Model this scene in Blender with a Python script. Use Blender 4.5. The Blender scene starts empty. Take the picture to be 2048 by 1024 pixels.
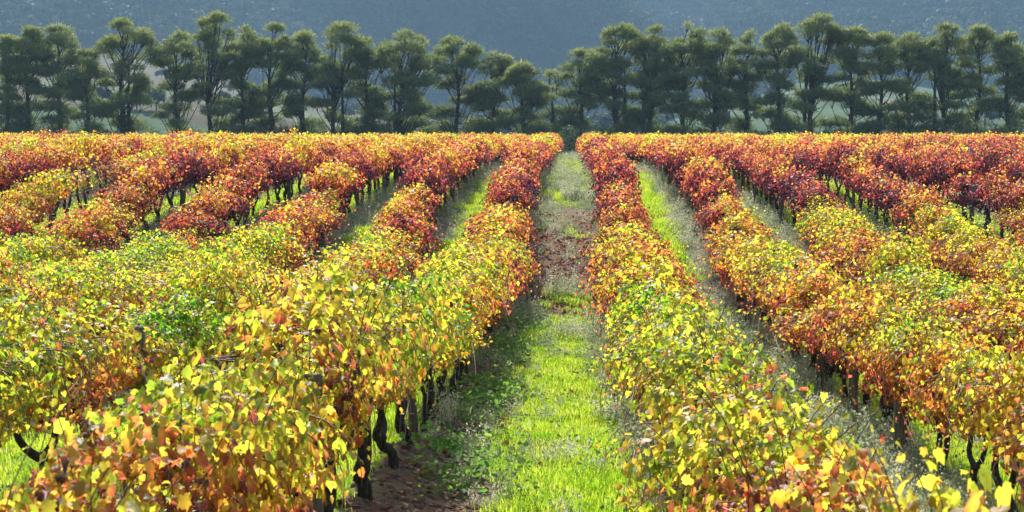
import bpy, math, random
import numpy as np
from mathutils import Vector

SC = bpy.context.scene
R = math.radians
rng = np.random.default_rng(11)
random.seed(11)

# ------------------------------------------------------------------ camera, sky, sun, exposure
CAM_Z = 2.80
F_PX, VPX, VPY = 3400.0, 1145.0, 290.0        # focal length and vanishing point of the rows, in photo pixels
cam = bpy.data.cameras.new('camera')
cam_o = bpy.data.objects.new('camera', cam)
SC.collection.objects.link(cam_o)
cam_o.location = (0, 0, CAM_Z)
cam_o.rotation_euler = (R(90) - math.atan((512 - VPY) / F_PX), 0, math.atan((VPX - 1024) / F_PX))
cam.sensor_width = 36
cam.lens = 36 * F_PX / 2048
cam.clip_start, cam.clip_end = 0.1, 6000
cam.dof.use_dof = True
cam.dof.focus_distance = 26
cam.dof.aperture_fstop = 9.0
SC.camera = cam_o

SUN_EL, SUN_AZ = 37.0, -8.0                   # behind the rows, a little to the left
world = bpy.data.worlds.new('World')
SC.world = world
world.use_nodes = True
wn = world.node_tree
sky = wn.nodes.new('ShaderNodeTexSky')
sky.sky_type = 'NISHITA'
sky.sun_disc = False
sky.sun_elevation = R(SUN_EL)
sky.sun_rotation = R(SUN_AZ)
sky.dust_density = 2.0
wn.nodes['Background'].inputs['Strength'].default_value = 0.13
wn.links.new(sky.outputs[0], wn.nodes['Background'].inputs['Color'])

sun = bpy.data.lights.new('sun', 'SUN')
sun.energy = 5.0
sun.angle = R(0.5)
sun.color = (1.0, 0.94, 0.84)
sun_o = bpy.data.objects.new('sun', sun)
SC.collection.objects.link(sun_o)
sd = Vector((math.sin(R(SUN_AZ)) * math.cos(R(SUN_EL)), math.cos(R(SUN_AZ)) * math.cos(R(SUN_EL)), math.sin(R(SUN_EL))))
sun_o.rotation_euler = sd.to_track_quat('Z', 'Y').to_euler()
sun_o.location = sd * 50

SC.view_settings.view_transform = 'Standard'
SC.view_settings.look = 'None'
SC.view_settings.exposure = 0.92
SC.view_settings.gamma = 1.0
SC.view_settings.use_curve_mapping = False
SC.render.engine = 'CYCLES'
SC.cycles.max_bounces = 7
SC.cycles.diffuse_bounces = 3
SC.cycles.glossy_bounces = 2
SC.cycles.transmission_bounces = 4
SC.cycles.volume_bounces = 0
SC.cycles.sample_clamp_indirect = 4.0
SC.cycles.use_denoising = True
SC.cycles.denoiser = 'OPENIMAGEDENOISE'
SC.cycles.denoising_input_passes = 'RGB_ALBEDO_NORMAL'
SC.cycles.denoising_prefilter = 'ACCURATE'

HAZE_DENSITY = 0.00021

# ------------------------------------------------------------------ helpers
def link(o):
    SC.collection.objects.link(o)
    return o

def tag(o, label=None, cat=None, group=None, kind=None):
    if label: o['label'] = label
    if cat: o['category'] = cat
    if group: o['group'] = group
    if kind: o['kind'] = kind
    return o

def empty(name, loc, rz=0.0):
    o = bpy.data.objects.new(name, None)
    o.empty_display_size = 0.2
    o.location = loc
    o.rotation_euler = (0, 0, rz)
    return link(o)

def obj(name, me, parent=None, loc=None):
    o = bpy.data.objects.new(name, me)
    if parent: o.parent = parent
    if loc is not None: o.location = loc
    return link(o)

def mesh(name, parts, mats, lc=None, uv=None, smooth=False, extra=None):
    """parts: list of (V, F, material index) with F an (n,k) array; lc: point colours of all vertices."""
    me = bpy.data.meshes.new(name)
    Vs, starts, idx, mi, off, ls = [], [], [], [], 0, 0
    for V, F, m in parts:
        F = np.asarray(F, np.int32)
        if V is not None:
            V = np.asarray(V, np.float32).reshape(-1, 3)
            Vs.append(V); base = off; off += len(V)
        if len(F) == 0:
            continue
        idx.append((F + base).ravel())
        k = F.shape[1]
        starts.append(ls + np.arange(len(F), dtype=np.int32) * k)
        mi.append(np.full(len(F), m, np.int32))
        ls += F.size
    V = np.concatenate(Vs); I = np.concatenate(idx); S = np.concatenate(starts); M = np.concatenate(mi)
    me.vertices.add(len(V)); me.vertices.foreach_set('co', V.ravel())
    me.loops.add(len(I)); me.loops.foreach_set('vertex_index', I.astype(np.int32))
    me.polygons.add(len(S)); me.polygons.foreach_set('loop_start', S.astype(np.int32))
    for m in mats: me.materials.append(m)
    me.polygons.foreach_set('material_index', M)
    if smooth: me.polygons.foreach_set('use_smooth', np.ones(len(S), bool))
    if lc is not None:
        a = me.attributes.new('lc', 'FLOAT_COLOR', 'POINT')
        c = np.ones((len(V), 4), np.float32); c[:, :3] = lc
        a.data.foreach_set('color', c.ravel())
    if uv is not None:
        a = me.attributes.new('leafuv', 'FLOAT_VECTOR', 'POINT')
        c = np.zeros((len(V), 3), np.float32); c[:, :2] = uv
        a.data.foreach_set('vector', c.ravel())
    me.update(calc_edges=True)
    return me

def hash2(ix, iy, s):
    h = (ix.astype(np.int64) * 374761393 + iy.astype(np.int64) * 668265263 + s * 1442695041) & 0xffffffff
    h = ((h ^ (h >> 13)) * 1274126177) & 0xffffffff
    h = h ^ (h >> 16)
    return (h & 0xffff) / 65535.0

def vnoise(x, y, scale, seed=0):
    x = np.asarray(x, float) / scale; y = np.asarray(y, float) / scale
    ix, iy = np.floor(x), np.floor(y)
    fx, fy = x - ix, y - iy
    fx = fx * fx * (3 - 2 * fx); fy = fy * fy * (3 - 2 * fy)
    a = hash2(ix, iy, seed); b = hash2(ix + 1, iy, seed); c = hash2(ix, iy + 1, seed); d = hash2(ix + 1, iy + 1, seed)
    return (a * (1 - fx) + b * fx) * (1 - fy) + (c * (1 - fx) + d * fx) * fy

def tube(pts, radii, n=7, cap=True, gnarl=0.0, r=None):
    pts = np.asarray(pts, float); radii = np.asarray(radii, float)
    m = len(pts)
    T = np.gradient(pts, axis=0); T /= np.linalg.norm(T, axis=1)[:, None] + 1e-9
    ref = np.array([1.0, 0, 0]) if abs(T[0, 0]) < 0.8 else np.array([0, 1.0, 0])
    V = []
    for i in range(m):
        u = np.cross(T[i], ref); u /= np.linalg.norm(u) + 1e-9
        ref = np.cross(u, T[i])
        a = np.arange(n) * 2 * math.pi / n
        rad = radii[i] * (1 + (gnarl * (r.random(n) - 0.5) * 2 if gnarl else 0))
        V.append(pts[i] + (np.cos(a) * rad)[:, None] * u + (np.sin(a) * rad)[:, None] * ref)
    V = np.concatenate(V)
    F = []
    for i in range(m - 1):
        for j in range(n):
            F.append((i * n + j, i * n + (j + 1) % n, (i + 1) * n + (j + 1) % n, (i + 1) * n + j))
    if cap:
        V = np.concatenate([V, pts[-1:], pts[:1]])
        for j in range(n):
            F.append(((m - 1) * n + j, (m - 1) * n + (j + 1) % n, m * n, m * n))
            F.append((j, m * n + 1, m * n + 1, (j + 1) % n))
    return V, np.array(F)

def tube_mesh_parts(list_vf, mat=0):
    out = []
    for V, F in list_vf:
        good = [len(set(f)) == 4 for f in F.tolist()]
        q = F[np.array(good)]
        t = np.array([[f[0], f[1], f[2]] if f[2] == f[3] else [f[0], f[1], f[3]] for f in F[~np.array(good)].tolist()]) if not all(good) else np.zeros((0, 3), int)
        out.append((V, q, mat))
        if len(t):
            out.append((None, t, mat))
    return out

def smoothpath(ctrl, n):
    ctrl = np.asarray(ctrl, float)
    t = np.linspace(0, len(ctrl) - 1, n)
    out = []
    for tt in t:
        i = min(int(tt), len(ctrl) - 2); f = tt - i
        p0 = ctrl[max(i - 1, 0)]; p1 = ctrl[i]; p2 = ctrl[i + 1]; p3 = ctrl[min(i + 2, len(ctrl) - 1)]
        out.append(0.5 * ((2 * p1) + (-p0 + p2) * f + (2 * p0 - 5 * p1 + 4 * p2 - p3) * f * f + (-p0 + 3 * p1 - 3 * p2 + p3) * f ** 3))
    return np.array(out)

def frames(N, T):
    """unit normal and tip arrays -> x axis, tip, normal (orthonormal)."""
    N = N / (np.linalg.norm(N, axis=1)[:, None] + 1e-9)
    T = T - (T * N).sum(1)[:, None] * N
    T = T / (np.linalg.norm(T, axis=1)[:, None] + 1e-9)
    X = np.cross(T, N)
    return X, T, N

def place(tv, tf, P, X, T, N, S):
    """copies of a leaf template (tv, tf) at P."""
    n, k = len(P), len(tv)
    V = P[:, None, :] + S[:, None, None] * (tv[None, :, 0:1] * X[:, None, :] + tv[None, :, 1:2] * T[:, None, :] + tv[None, :, 2:3] * N[:, None, :])
    F = (tf[None] + (np.arange(n) * k)[:, None, None]).reshape(-1, tf.shape[1])
    return V.reshape(-1, 3), F

ORD = ['first', 'second', 'third', 'fourth', 'fifth', 'sixth', 'seventh', 'eighth', 'ninth', 'tenth', 'eleventh', 'twelfth', 'thirteenth',
       'fourteenth', 'fifteenth', 'sixteenth', 'seventeenth', 'eighteenth', 'nineteenth', 'twentieth']
def ordinal(n):
    if n <= 20: return ORD[n - 1]
    tens = {2: 'twenty', 3: 'thirty', 4: 'forty', 5: 'fifty', 6: 'sixty'}[n // 10]
    return (tens[:-1] + 'ieth') if n % 10 == 0 else tens + '-' + ORD[n % 10 - 1]

# ------------------------------------------------------------------ materials
class NT:
    def __init__(s, name):
        s.m = bpy.data.materials.new(name); s.m.use_nodes = True
        s.t = s.m.node_tree; s.t.nodes.clear()
        s.out = s.new('ShaderNodeOutputMaterial')
    def new(s, t, **kw):
        n = s.t.nodes.new(t)
        for k, v in kw.items(): setattr(n, k, v)
        return n
    def put(s, sock, v):
        if isinstance(v, bpy.types.NodeSocket): s.t.links.new(v, sock)
        elif isinstance(v, tuple) and len(v) == 3 and sock.type == 'RGBA': sock.default_value = (*v, 1)
        else: sock.default_value = v
    def math(s, op, a, b=0.0, c=None, clamp=False):
        n = s.new('ShaderNodeMath', operation=op, use_clamp=clamp)
        s.put(n.inputs[0], a); s.put(n.inputs[1], b)
        if c is not None: s.put(n.inputs[2], c)
        return n.outputs[0]
    def noise(s, vec, scale, detail=3.0, rough=0.5):
        n = s.new('ShaderNodeTexNoise'); s.put(n.inputs['Scale'], scale); s.put(n.inputs['Detail'], detail); s.put(n.inputs['Roughness'], rough)
        if vec is not None: s.put(n.inputs['Vector'], vec)
        return n.outputs['Fac']
    def ramp(s, fac, stops, interp='LINEAR'):
        n = s.new('ShaderNodeValToRGB'); n.color_ramp.interpolation = interp
        e = n.color_ramp.elements
        while len(e) < len(stops): e.new(0.5)
        for q, (p, c) in zip(e, stops): q.position = p; q.color = (*c, 1)
        s.put(n.inputs[0], fac)
        return n.outputs[0]
    def mix(s, f, a, b, blend='MIX'):
        n = s.new('ShaderNodeMix', data_type='RGBA', blend_type=blend)
        s.put(n.inputs[0], f); s.put(n.inputs[6], a); s.put(n.inputs[7], b)
        return n.outputs[2]
    def pos(s): return s.new('ShaderNodeNewGeometry').outputs['Position']
    def attr(s, name, kind='GEOMETRY'): return s.new('ShaderNodeAttribute', attribute_name=name, attribute_type=kind)
    def bump(s, h, strength=0.5, dist=0.02):
        n = s.new('ShaderNodeBump'); s.put(n.inputs['Strength'], strength); s.put(n.inputs['Distance'], dist); s.put(n.inputs['Height'], h)
        return n.outputs[0]
    def bsdf(s, col, rough=0.6, spec=0.5, normal=None):
        n = s.new('ShaderNodeBsdfPrincipled')
        s.put(n.inputs['Base Color'], col); s.put(n.inputs['Roughness'], rough); s.put(n.inputs['Specular IOR Level'], spec)
        if normal is not None: s.put(n.inputs['Normal'], normal)
        return n.outputs[0]
    def leaf(s, col, tcol, k, rough=0.4, spec=0.5, normal=None):
        a = s.bsdf(col, rough, spec, normal)
        b = s.new('ShaderNodeBsdfTranslucent'); s.put(b.inputs[0], tcol)
        m = s.new('ShaderNodeMixShader'); s.put(m.inputs[0], k); s.t.links.new(a, m.inputs[1]); s.t.links.new(b.outputs[0], m.inputs[2])
        return m.outputs[0]
    def done(s, sh): s.t.links.new(sh, s.out.inputs['Surface']); return s.m

VINE_STOPS = [(0.0, (.055, .13, .02)), (.16, (.17, .27, .025)), (.33, (.40, .42, .03)), (.48, (.56, .40, .035)), (.62, (.55, .20, .03)),
              (.76, (.40, .065, .03)), (.90, (.17, .025, .03)), (1.0, (.06, .025, .04))]
VINE_T = [(0.0, (.20, .48, .02)), (.16, (.56, .76, .04)), (.33, (.84, .80, .06)), (.48, (.94, .64, .06)), (.62, (.94, .37, .06)),
          (.76, (.88, .17, .10)), (.90, (.46, .06, .08)), (1.0, (.10, .03, .05))]

def vine_leaf_material(name, mode):
    """mode 'mesh': colour from the vine's object colour; 'far': from the instance; 'single': a leaf that is an object."""
    n = NT(name)
    if mode == 'single':
        oi = n.new('ShaderNodeObjectInfo')
        sp = n.new('ShaderNodeSeparateColor'); n.put(sp.inputs[0], oi.outputs['Color'])
        t = sp.outputs[0]; r2 = sp.outputs[1]
    else:
        lc = n.attr('lc'); sp = n.new('ShaderNodeSeparateColor'); n.put(sp.inputs[0], lc.outputs['Color'])
        r1, r2, hf = sp.outputs
        if mode != 'far':
            oi = n.new('ShaderNodeObjectInfo'); s2 = n.new('ShaderNodeSeparateColor'); n.put(s2.inputs[0], oi.outputs['Color'])
            t0 = s2.outputs[0]
        else:
            t0 = n.attr('t0', 'INSTANCER').outputs['Fac']
        nz = n.noise(n.pos(), 1.25, 2.5)
        t = n.math('MULTIPLY_ADD', n.math('SUBTRACT', r1, 0.5), 0.34, t0)
        t = n.math('MULTIPLY_ADD', n.math('SUBTRACT', nz, 0.5), 1.30, t)
        t = n.math('MULTIPLY_ADD', n.math('SUBTRACT', 0.77, hf), 0.66, t)
    if mode in ('single', 'mesh'):
        uv = n.attr('leafuv'); sx = n.new('ShaderNodeSeparateXYZ'); n.put(sx.inputs[0], uv.outputs['Vector'])
        x, y = sx.outputs[0], n.math('SUBTRACT', sx.outputs[1], 0.12)
        ang = n.math('ARCTAN2', x, y)
        rad = n.math('SQRT', n.math('ADD', n.math('MULTIPLY', x, x), n.math('MULTIPLY', y, y)))
        d = n.math('PINGPONG', ang, 0.39)            # veins every 0.78 rad
        d = n.math('MULTIPLY', d, rad)
        edge = n.math('MULTIPLY', n.math('SUBTRACT', rad, 0.34), n.math('MULTIPLY_ADD', n.noise(n.pos(), 9.0, 1.0), 2.2, -.55))
        t = n.math('ADD', t, n.math('MULTIPLY', edge, 0.6))
        col = n.ramp(t, VINE_STOPS); tcol = n.ramp(t, VINE_T)
        vein = n.math('LESS_THAN', d, 0.024)
        side = n.math('PINGPONG', n.math('ADD', n.math('MULTIPLY', rad, 1.0), n.math('MULTIPLY', d, -0.9)), 0.085)
        side = n.math('LESS_THAN', side, 0.011)
        vein = n.math('MAXIMUM', vein, n.math('MULTIPLY', side, 0.55))
        vein = n.math('MULTIPLY', vein, n.math('GREATER_THAN', uv.outputs['Alpha'], -1.0))
        vein = n.math('MULTIPLY', vein, n.math('GREATER_THAN', rad, 0.001))
        col = n.mix(n.math('MULTIPLY', vein, 0.55), col, (.48, .34, .06))
        tcol = n.mix(n.math('MULTIPLY', vein, 0.65), tcol, (.85, .55, .10))
        blotch = n.math('GREATER_THAN', n.noise(n.pos(), 38.0, 2.0), 0.63)
        col = n.mix(n.math('MULTIPLY', blotch, 0.45), col, (.20, .06, .03))
        tcol = n.mix(n.math('MULTIPLY', blotch, 0.45), tcol, (.45, .14, .04))
    else:
        col = n.ramp(t, VINE_STOPS); tcol = n.ramp(t, VINE_T)
    br = n.math('MULTIPLY_ADD', r2, 0.72, 0.50)
    g = n.new('ShaderNodeCombineColor')
    for i in range(3): n.put(g.inputs[i], br)
    col = n.mix(1.0, col, g.outputs[0], 'MULTIPLY')
    tcol = n.mix(1.0, tcol, g.outputs[0], 'MULTIPLY')
    return n.done(n.leaf(col, tcol, 0.72, rough=0.46, spec=0.32))

M_LEAF = vine_leaf_material('vine_leaf', 'mesh')
M_LEAF_PLAIN = vine_leaf_material('vine_leaf_plain', 'plain')
M_LEAF_FAR = vine_leaf_material('vine_leaf_far', 'far')
M_LEAF_ONE = vine_leaf_material('vine_leaf_single', 'single')

n = NT('vine_bark'); p = n.pos()
sc = n.new('ShaderNodeMapping'); n.put(sc.inputs['Vector'], p); sc.inputs['Scale'].default_value = (1, 1, .18)
nz = n.noise(sc.outputs[0], 55, 4)
M_BARK = n.done(n.bsdf(n.ramp(nz, [(.3, (.012, .009, .007)), (.55, (.05, .038, .03)), (.8, (.17, .135, .11))]), .9, .2, n.bump(nz, 1.0, .02)))
n = NT('vine_cane'); nz = n.noise(n.pos(), 20)
M_CANE = n.done(n.bsdf(n.ramp(nz, [(.3, (.10, .04, .02)), (.7, (.26, .13, .06))]), .6, .4))
n = NT('weathered_wood'); p = n.pos()
sc = n.new('ShaderNodeMapping'); n.put(sc.inputs['Vector'], p); sc.inputs['Scale'].default_value = (1, 1, .06)
nz = n.noise(sc.outputs[0], 60, 4)
M_POST = n.done(n.bsdf(n.ramp(nz, [(.3, (.07, .06, .05)), (.7, (.24, .20, .16))]), .85, .2, n.bump(nz, .8, .01)))
n = NT('galvanised_steel')
b = n.bsdf(n.ramp(n.noise(n.pos(), 30), [(.3, (.22, .23, .24)), (.7, (.38, .39, .40))]), .5, .4)
b.node.inputs['Metallic'].default_value = 0.3
M_STEEL = n.done(b)

n = NT('vineyard_soil'); p = n.pos(); mk = n.attr('lc'); ms = n.new('ShaderNodeSeparateColor'); n.put(ms.inputs[0], mk.outputs['Color'])
n1 = n.noise(p, 1.3, 5, .6); n2 = n.noise(p, 14, 4, .6); n3 = n.noise(p, 60, 3)
soil = n.ramp(n.math('MULTIPLY_ADD', n3, .4, n.math('MULTIPLY', n2, .6)), [(.3, (.10, .055, .035)), (.5, (.19, .115, .075)), (.72, (.30, .20, .14))])
grass = n.ramp(n2, [(.3, (.12, .20, .02)), (.6, (.22, .34, .03)), (.8, (.30, .36, .07))])
dry = n.ramp(n2, [(.3, (.13, .14, .075)), (.7, (.33, .32, .21))])
gm = n.math('MULTIPLY_ADD', n.math('SUBTRACT', n1, .5), 1.2, ms.outputs[0], clamp=True)
dm = n.math('MULTIPLY_ADD', n.math('SUBTRACT', n2, .5), 1.2, ms.outputs[1], clamp=True)
lit = n.math('MULTIPLY', ms.outputs[2], n.math('GREATER_THAN', n3, .5))
c = n.mix(gm, soil, grass); c = n.mix(dm, c, dry); c = n.mix(lit, c, (.16, .095, .068))
M_SOIL = n.done(n.bsdf(c, .95, .15, n.bump(n.math('ADD', n2, n.math('MULTIPLY', n3, .5)), 1.0, .05)))

n = NT('hill_ground'); a = n.attr('lc'); nz = n.noise(n.pos(), .03, 6, .65); n2 = n.noise(n.pos(), .4, 4)
g = n.ramp(n.math('MULTIPLY_ADD', n2, .5, n.math('MULTIPLY', nz, .5)), [(.3, (.55, .55, .55)), (.7, (1.35, 1.35, 1.35))])
M_HILL = n.done(n.bsdf(n.mix(1.0, a.outputs['Color'], g, 'MULTIPLY'), 1.0, .05))

def grass_mat(name, stops, tst, k=.5, sc=2.0, spec=.4):
    n = NT(name)
    f = n.math('MULTIPLY_ADD', n.math('SUBTRACT', n.new('ShaderNodeObjectInfo').outputs['Random'], .5), .5, n.noise(n.pos(), sc, 3))
    return n.done(n.leaf(n.ramp(f, stops), n.ramp(f, tst), k, .6, spec))
M_GRASS = grass_mat('green_grass', [(.2, (.09, .18, .015)), (.5, (.20, .36, .02)), (.8, (.36, .42, .06))],
                    [(.2, (.28, .55, .02)), (.5, (.58, .80, .04)), (.8, (.80, .85, .15))], .55, 2.0, .2)
M_WEED = grass_mat('grey_weed', [(.2, (.13, .16, .09)), (.5, (.30, .33, .22)), (.8, (.56, .53, .42))],
                   [(.2, (.20, .28, .12)), (.5, (.40, .46, .27)), (.8, (.68, .66, .48))], .5, 1.2, .2)
M_CLOVER = grass_mat('broad_leaf_weed', [(.2, (.05, .13, .03)), (.5, (.10, .22, .04)), (.8, (.22, .32, .09))],
                     [(.2, (.12, .32, .04)), (.5, (.25, .50, .06)), (.8, (.45, .60, .18))], .5, 2.0, .1)
M_LITTER = grass_mat('fallen_leaf', [(.2, (.10, .04, .03)), (.5, (.23, .12, .08)), (.8, (.38, .26, .16))],
                     [(.2, (.15, .03, .02)), (.5, (.35, .08, .03)), (.8, (.5, .25, .07))], .25, 6.0, .02)

def needle_mat(name, stops, tst, k):
    n = NT(name); lc = n.attr('lc'); sp = n.new('ShaderNodeSeparateColor'); n.put(sp.inputs[0], lc.outputs['Color'])
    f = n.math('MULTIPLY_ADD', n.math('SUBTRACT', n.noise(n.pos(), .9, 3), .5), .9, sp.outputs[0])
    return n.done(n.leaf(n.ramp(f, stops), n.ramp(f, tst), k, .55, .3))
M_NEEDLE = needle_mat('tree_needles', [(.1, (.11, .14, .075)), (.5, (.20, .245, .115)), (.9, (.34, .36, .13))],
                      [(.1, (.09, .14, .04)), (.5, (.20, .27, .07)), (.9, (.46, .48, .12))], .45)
M_BUSH = needle_mat('pale_bush_leaf', [(.1, (.10, .14, .07)), (.5, (.19, .24, .13)), (.9, (.30, .34, .2))],
                    [(.1, (.14, .22, .07)), (.5, (.26, .36, .13)), (.9, (.4, .48, .2))], .4)
n = NT('tree_bark'); nz = n.noise(n.pos(), 6, 4)
M_TBARK = n.done(n.bsdf(n.ramp(nz, [(.3, (.022, .018, .015)), (.7, (.075, .06, .05))]), .9, .1))
n = NT('forest_leaf'); oi = n.new('ShaderNodeObjectInfo'); lc = n.attr('lc'); sp = n.new('ShaderNodeSeparateColor'); n.put(sp.inputs[0], lc.outputs['Color'])
f = n.math('MULTIPLY_ADD', n.math('SUBTRACT', sp.outputs[0], .5), .35, oi.outputs['Random'])
mp = n.new('ShaderNodeMapping'); n.put(mp.inputs['Vector'], n.pos()); mp.inputs['Rotation'].default_value = (0, 0, .6); mp.inputs['Scale'].default_value = (1.0, .35, .6)
f = n.math('MULTIPLY_ADD', n.math('SUBTRACT', n.noise(mp.outputs[0], .011, 4), .5), 2.6, n.math('MULTIPLY_ADD', f, .7, .1))  # diagonal colour streaks stand in for lit and shaded folds of the hill
M_FOREST = n.done(n.leaf(n.ramp(f, [(.1, (.020, .030, .016)), (.5, (.038, .056, .024)), (.8, (.08, .10, .045)), (1.0, (.10, .10, .055))]),
                         n.ramp(f, [(.1, (.03, .05, .015)), (.6, (.06, .09, .03)), (1.0, (.11, .12, .05))]), .25, .7, .1))

# ------------------------------------------------------------------ terrain
_PY = np.array([-40, 0, 5, 14, 16.2, 19.2, 24, 31, 36, 39, 43, 57, 67, 80, 138, 175, 200.])
_PZ = np.array([-2.6, -2.72, -2.75, -2.9, -3.06, -3.24, -3.42, -3.64, -3.70, -3.20, -2.56, -1.78, -1.42, -1.30, -.95, -.92, -.92]) + CAM_Z
_ty = np.arange(-40, 200, .25)
_tz = np.interp(_ty, _PY, _PZ)
_k = np.exp(-np.linspace(-2, 2, 17) ** 2); _k /= _k.sum()
_tz = np.convolve(np.pad(_tz, 8, mode='edge'), _k, mode='valid')
ROW_SP = 2.36
R1_X = 1.12
ROWS = [('left', i + 1, -1.55 - ROW_SP * i) for i in range(29)] + [('right', i + 1, R1_X if i == 0 else 1.25 + ROW_SP * i) for i in range(25)]
ROWX = np.array(sorted(r[2] for r in ROWS))

def row_dist(X):
    i = np.clip(np.searchsorted(ROWX, X), 1, len(ROWX) - 1)
    return np.minimum(np.abs(X - ROWX[i - 1]), np.abs(X - ROWX[i]))

_EU = np.array([-.6, -.34, -.28, -.22, -.16, -.10, -.05, .0, .04, .08, .13, .18, .23, .3, .6])
_EE = np.array([215, 205, 190, 150, 95, 55, 30, 22, 30, 70, 120, 130, 95, 70, 60.])   # height of the fields' far edge, photo px above eye level
FOREST_Y = 1000.0
def far_height(X, Y):
    u = X / np.maximum(Y, 100)
    ze = np.interp(u, _EU, _EE) * FOREST_Y / F_PX + CAM_Z
    s = np.clip((Y - 175) / (FOREST_Y - 175), 0, 1)
    z0 = _tz[-1]
    shape = s ** 1.25
    zf = z0 - 3.0 * np.sin(math.pi * np.clip(s * 4, 0, 1)) * (s < .25) + (ze - z0) * shape
    h = np.maximum(Y - FOREST_Y, 0)
    rid = (vnoise(X + .35 * Y, Y * .25, 170, 5) - .5) * 170 + (vnoise(X - .2 * Y, Y * .4, 60, 6) - .5) * 34
    zf = zf + h * .42 + np.clip(h / 120, 0, 1) * rid + (vnoise(X, Y, 45, 3) - .5) * 3 * np.clip((Y - 180) / 100, 0, 1)
    return np.where(h > 700, zf - (h - 700) * .12, zf)

def height(X, Y, fine=True):
    X = np.asarray(X, float); Y = np.asarray(Y, float)
    z = np.interp(Y, _ty, _tz) - np.interp(Y, [0, 12, 20, 33], [.085, .085, .08, 0]) * np.clip(X + 1.0, -1.2, 6) - np.interp(Y, [36, 44, 60, 75], [0, .035, .03, 0]) * np.clip(X + 2.5, -9, 0)
    if fine:
        w = np.clip((140 - Y) / 4, 0, 1)
        z = z + w * (.13 * np.exp(-(row_dist(X) / .42) ** 2) + (vnoise(X, Y, .45, 1) - .5) * .07 + (vnoise(X, Y, 1.7, 2) - .5) * .10)
    return np.where(Y > 176, far_height(X, Y), z)

def fieldmask(X, Y):
    """ground cover by place: green grass, grey dry weed, fallen leaves (0..1 each)."""
    X = np.asarray(X, float); Y = np.asarray(Y, float)
    i = np.clip(np.searchsorted(ROWX, X), 1, len(ROWX) - 1)
    L, Rr = ROWX[i - 1], ROWX[i]
    f = (X - L) / (Rr - L)                              # 0 at the left row, 1 at the right row
    nz = vnoise(X, Y, .9, 7) - .5; n2 = vnoise(X, Y, 3.5, 8) - .5
    centre = (L > -1.6) & (Rr < 1.3)
    lefts = Rr < -1.0; rights = L > 1.2
    # lanes left of the path: weeds beside the row on their left, grass on the right; mirrored on the right side
    g = np.where(lefts, np.clip((f - .22 + nz * .3) * 7, 0, 1), np.clip((.73 - f + nz * .3) * 6, 0, 1))
    w = 1 - g
    lit = np.zeros_like(X) + .12
    # the central path
    gc = np.clip(np.minimum((f - .16) * 7, (.90 - f) * 6) + nz * 1.5, 0, 1)
    n3 = vnoise(X, Y, 1.6, 12) - .5; n4 = vnoise(X, Y, .55, 13) - .5; n5 = vnoise(X, Y * .16, .34, 14) - .5; nl_ = vnoise(X, Y * .45, .7, 15) - .5
    near = np.clip((37.0 - Y + nz * 4 + n3 * 7) / 2.5, 0, 1)
    mid = np.clip((Y - 34.5 + nz * 3 + nl_ * 9) / 2.0, 0, 1) * np.clip((60 - Y + nz * 10 + n3 * 12) / 20, 0, 1)
    far = np.clip((Y - 46 + nz * 8 + nl_ * 26) / 9, 0, 1)
    wn = np.clip((f - .70 + nz * .35 + n2 * .15) * 7, 0, 1) * np.clip((Y - 13) / 4, 0.25, 1)
    gfar = np.clip(1 - np.abs(Y - 78) / 10, 0, 1) * np.clip(1 - abs(f - .45) * 3, 0, 1)
    gC = gc * near * np.where(Y < 22, np.clip((f - .27 + nz * .2) * 8, 0, 1), 1) * (1 - .75 * wn) * np.clip(1.0 + n3 * 1.3 + n4 * 1.2, .25, 1) + far * np.clip(.52 - n5 * 1.3 + n3 * 1.6 - n4 + .7 * gfar, 0, .95) + mid * np.clip(n3 * 2, 0, .5)
    wC = wn * near + near * np.clip(n4 * 1.2 - .1, 0, .4) + far * np.clip(.46 + n5 * 1.3 - n3 * 1.4 + n4 * 1.3 + np.abs(f - .5) * .5 - .7 * gfar, .05, 1) + mid * np.clip(n3 * 1.5 + n5 * 1.4 + n4 * 1.2 + np.abs(f - .5) * 1.3 - .10, 0, .75)
    lC = mid * .9 + .12 + near * .12 + far * .3
    g = np.where(centre, gC, g); w = np.where(centre, wC, w); lit = np.where(centre, lC, lit)
    under = np.clip(1 - row_dist(X) / .3, 0, 1)
    g = g * (1 - under); lit = np.clip(lit + under * .35, 0, 1)
    inside = (Y < 140)
    return np.where(inside, g, .5), np.where(inside, np.clip(w, 0, 1), .5), np.where(inside, lit, 0)

def sheet(name, xs, ys, mat, colour):
    X, Y = np.meshgrid(xs, ys)
    Z = height(X, Y)
    nx, ny = len(xs), len(ys)
    V = np.stack([X, Y, Z], -1).reshape(-1, 3)
    i = (np.arange(ny - 1)[:, None] * nx + np.arange(nx - 1)[None]).ravel()
    F = np.stack([i, i + 1, i + nx + 1, i + nx], 1)
    me = mesh(name, [(V, F, 0)], [mat], lc=colour(X.ravel(), Y.ravel()), smooth=True)
    return tag(obj(name, me), kind='structure')

xs = np.concatenate([np.linspace(-140, -40, 40)[:-1], np.arange(-40, -9, .5), np.arange(-9, 9, .14), np.arange(9, 40, .5), np.linspace(40, 140, 40)])
ys = np.concatenate([np.linspace(-30, 2, 20)[:-1], np.arange(2, 50, .16), np.arange(50, 176.1, .6)])
sheet('ground', xs, ys, M_SOIL, lambda X, Y: np.stack(fieldmask(X, Y), 1))

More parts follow.
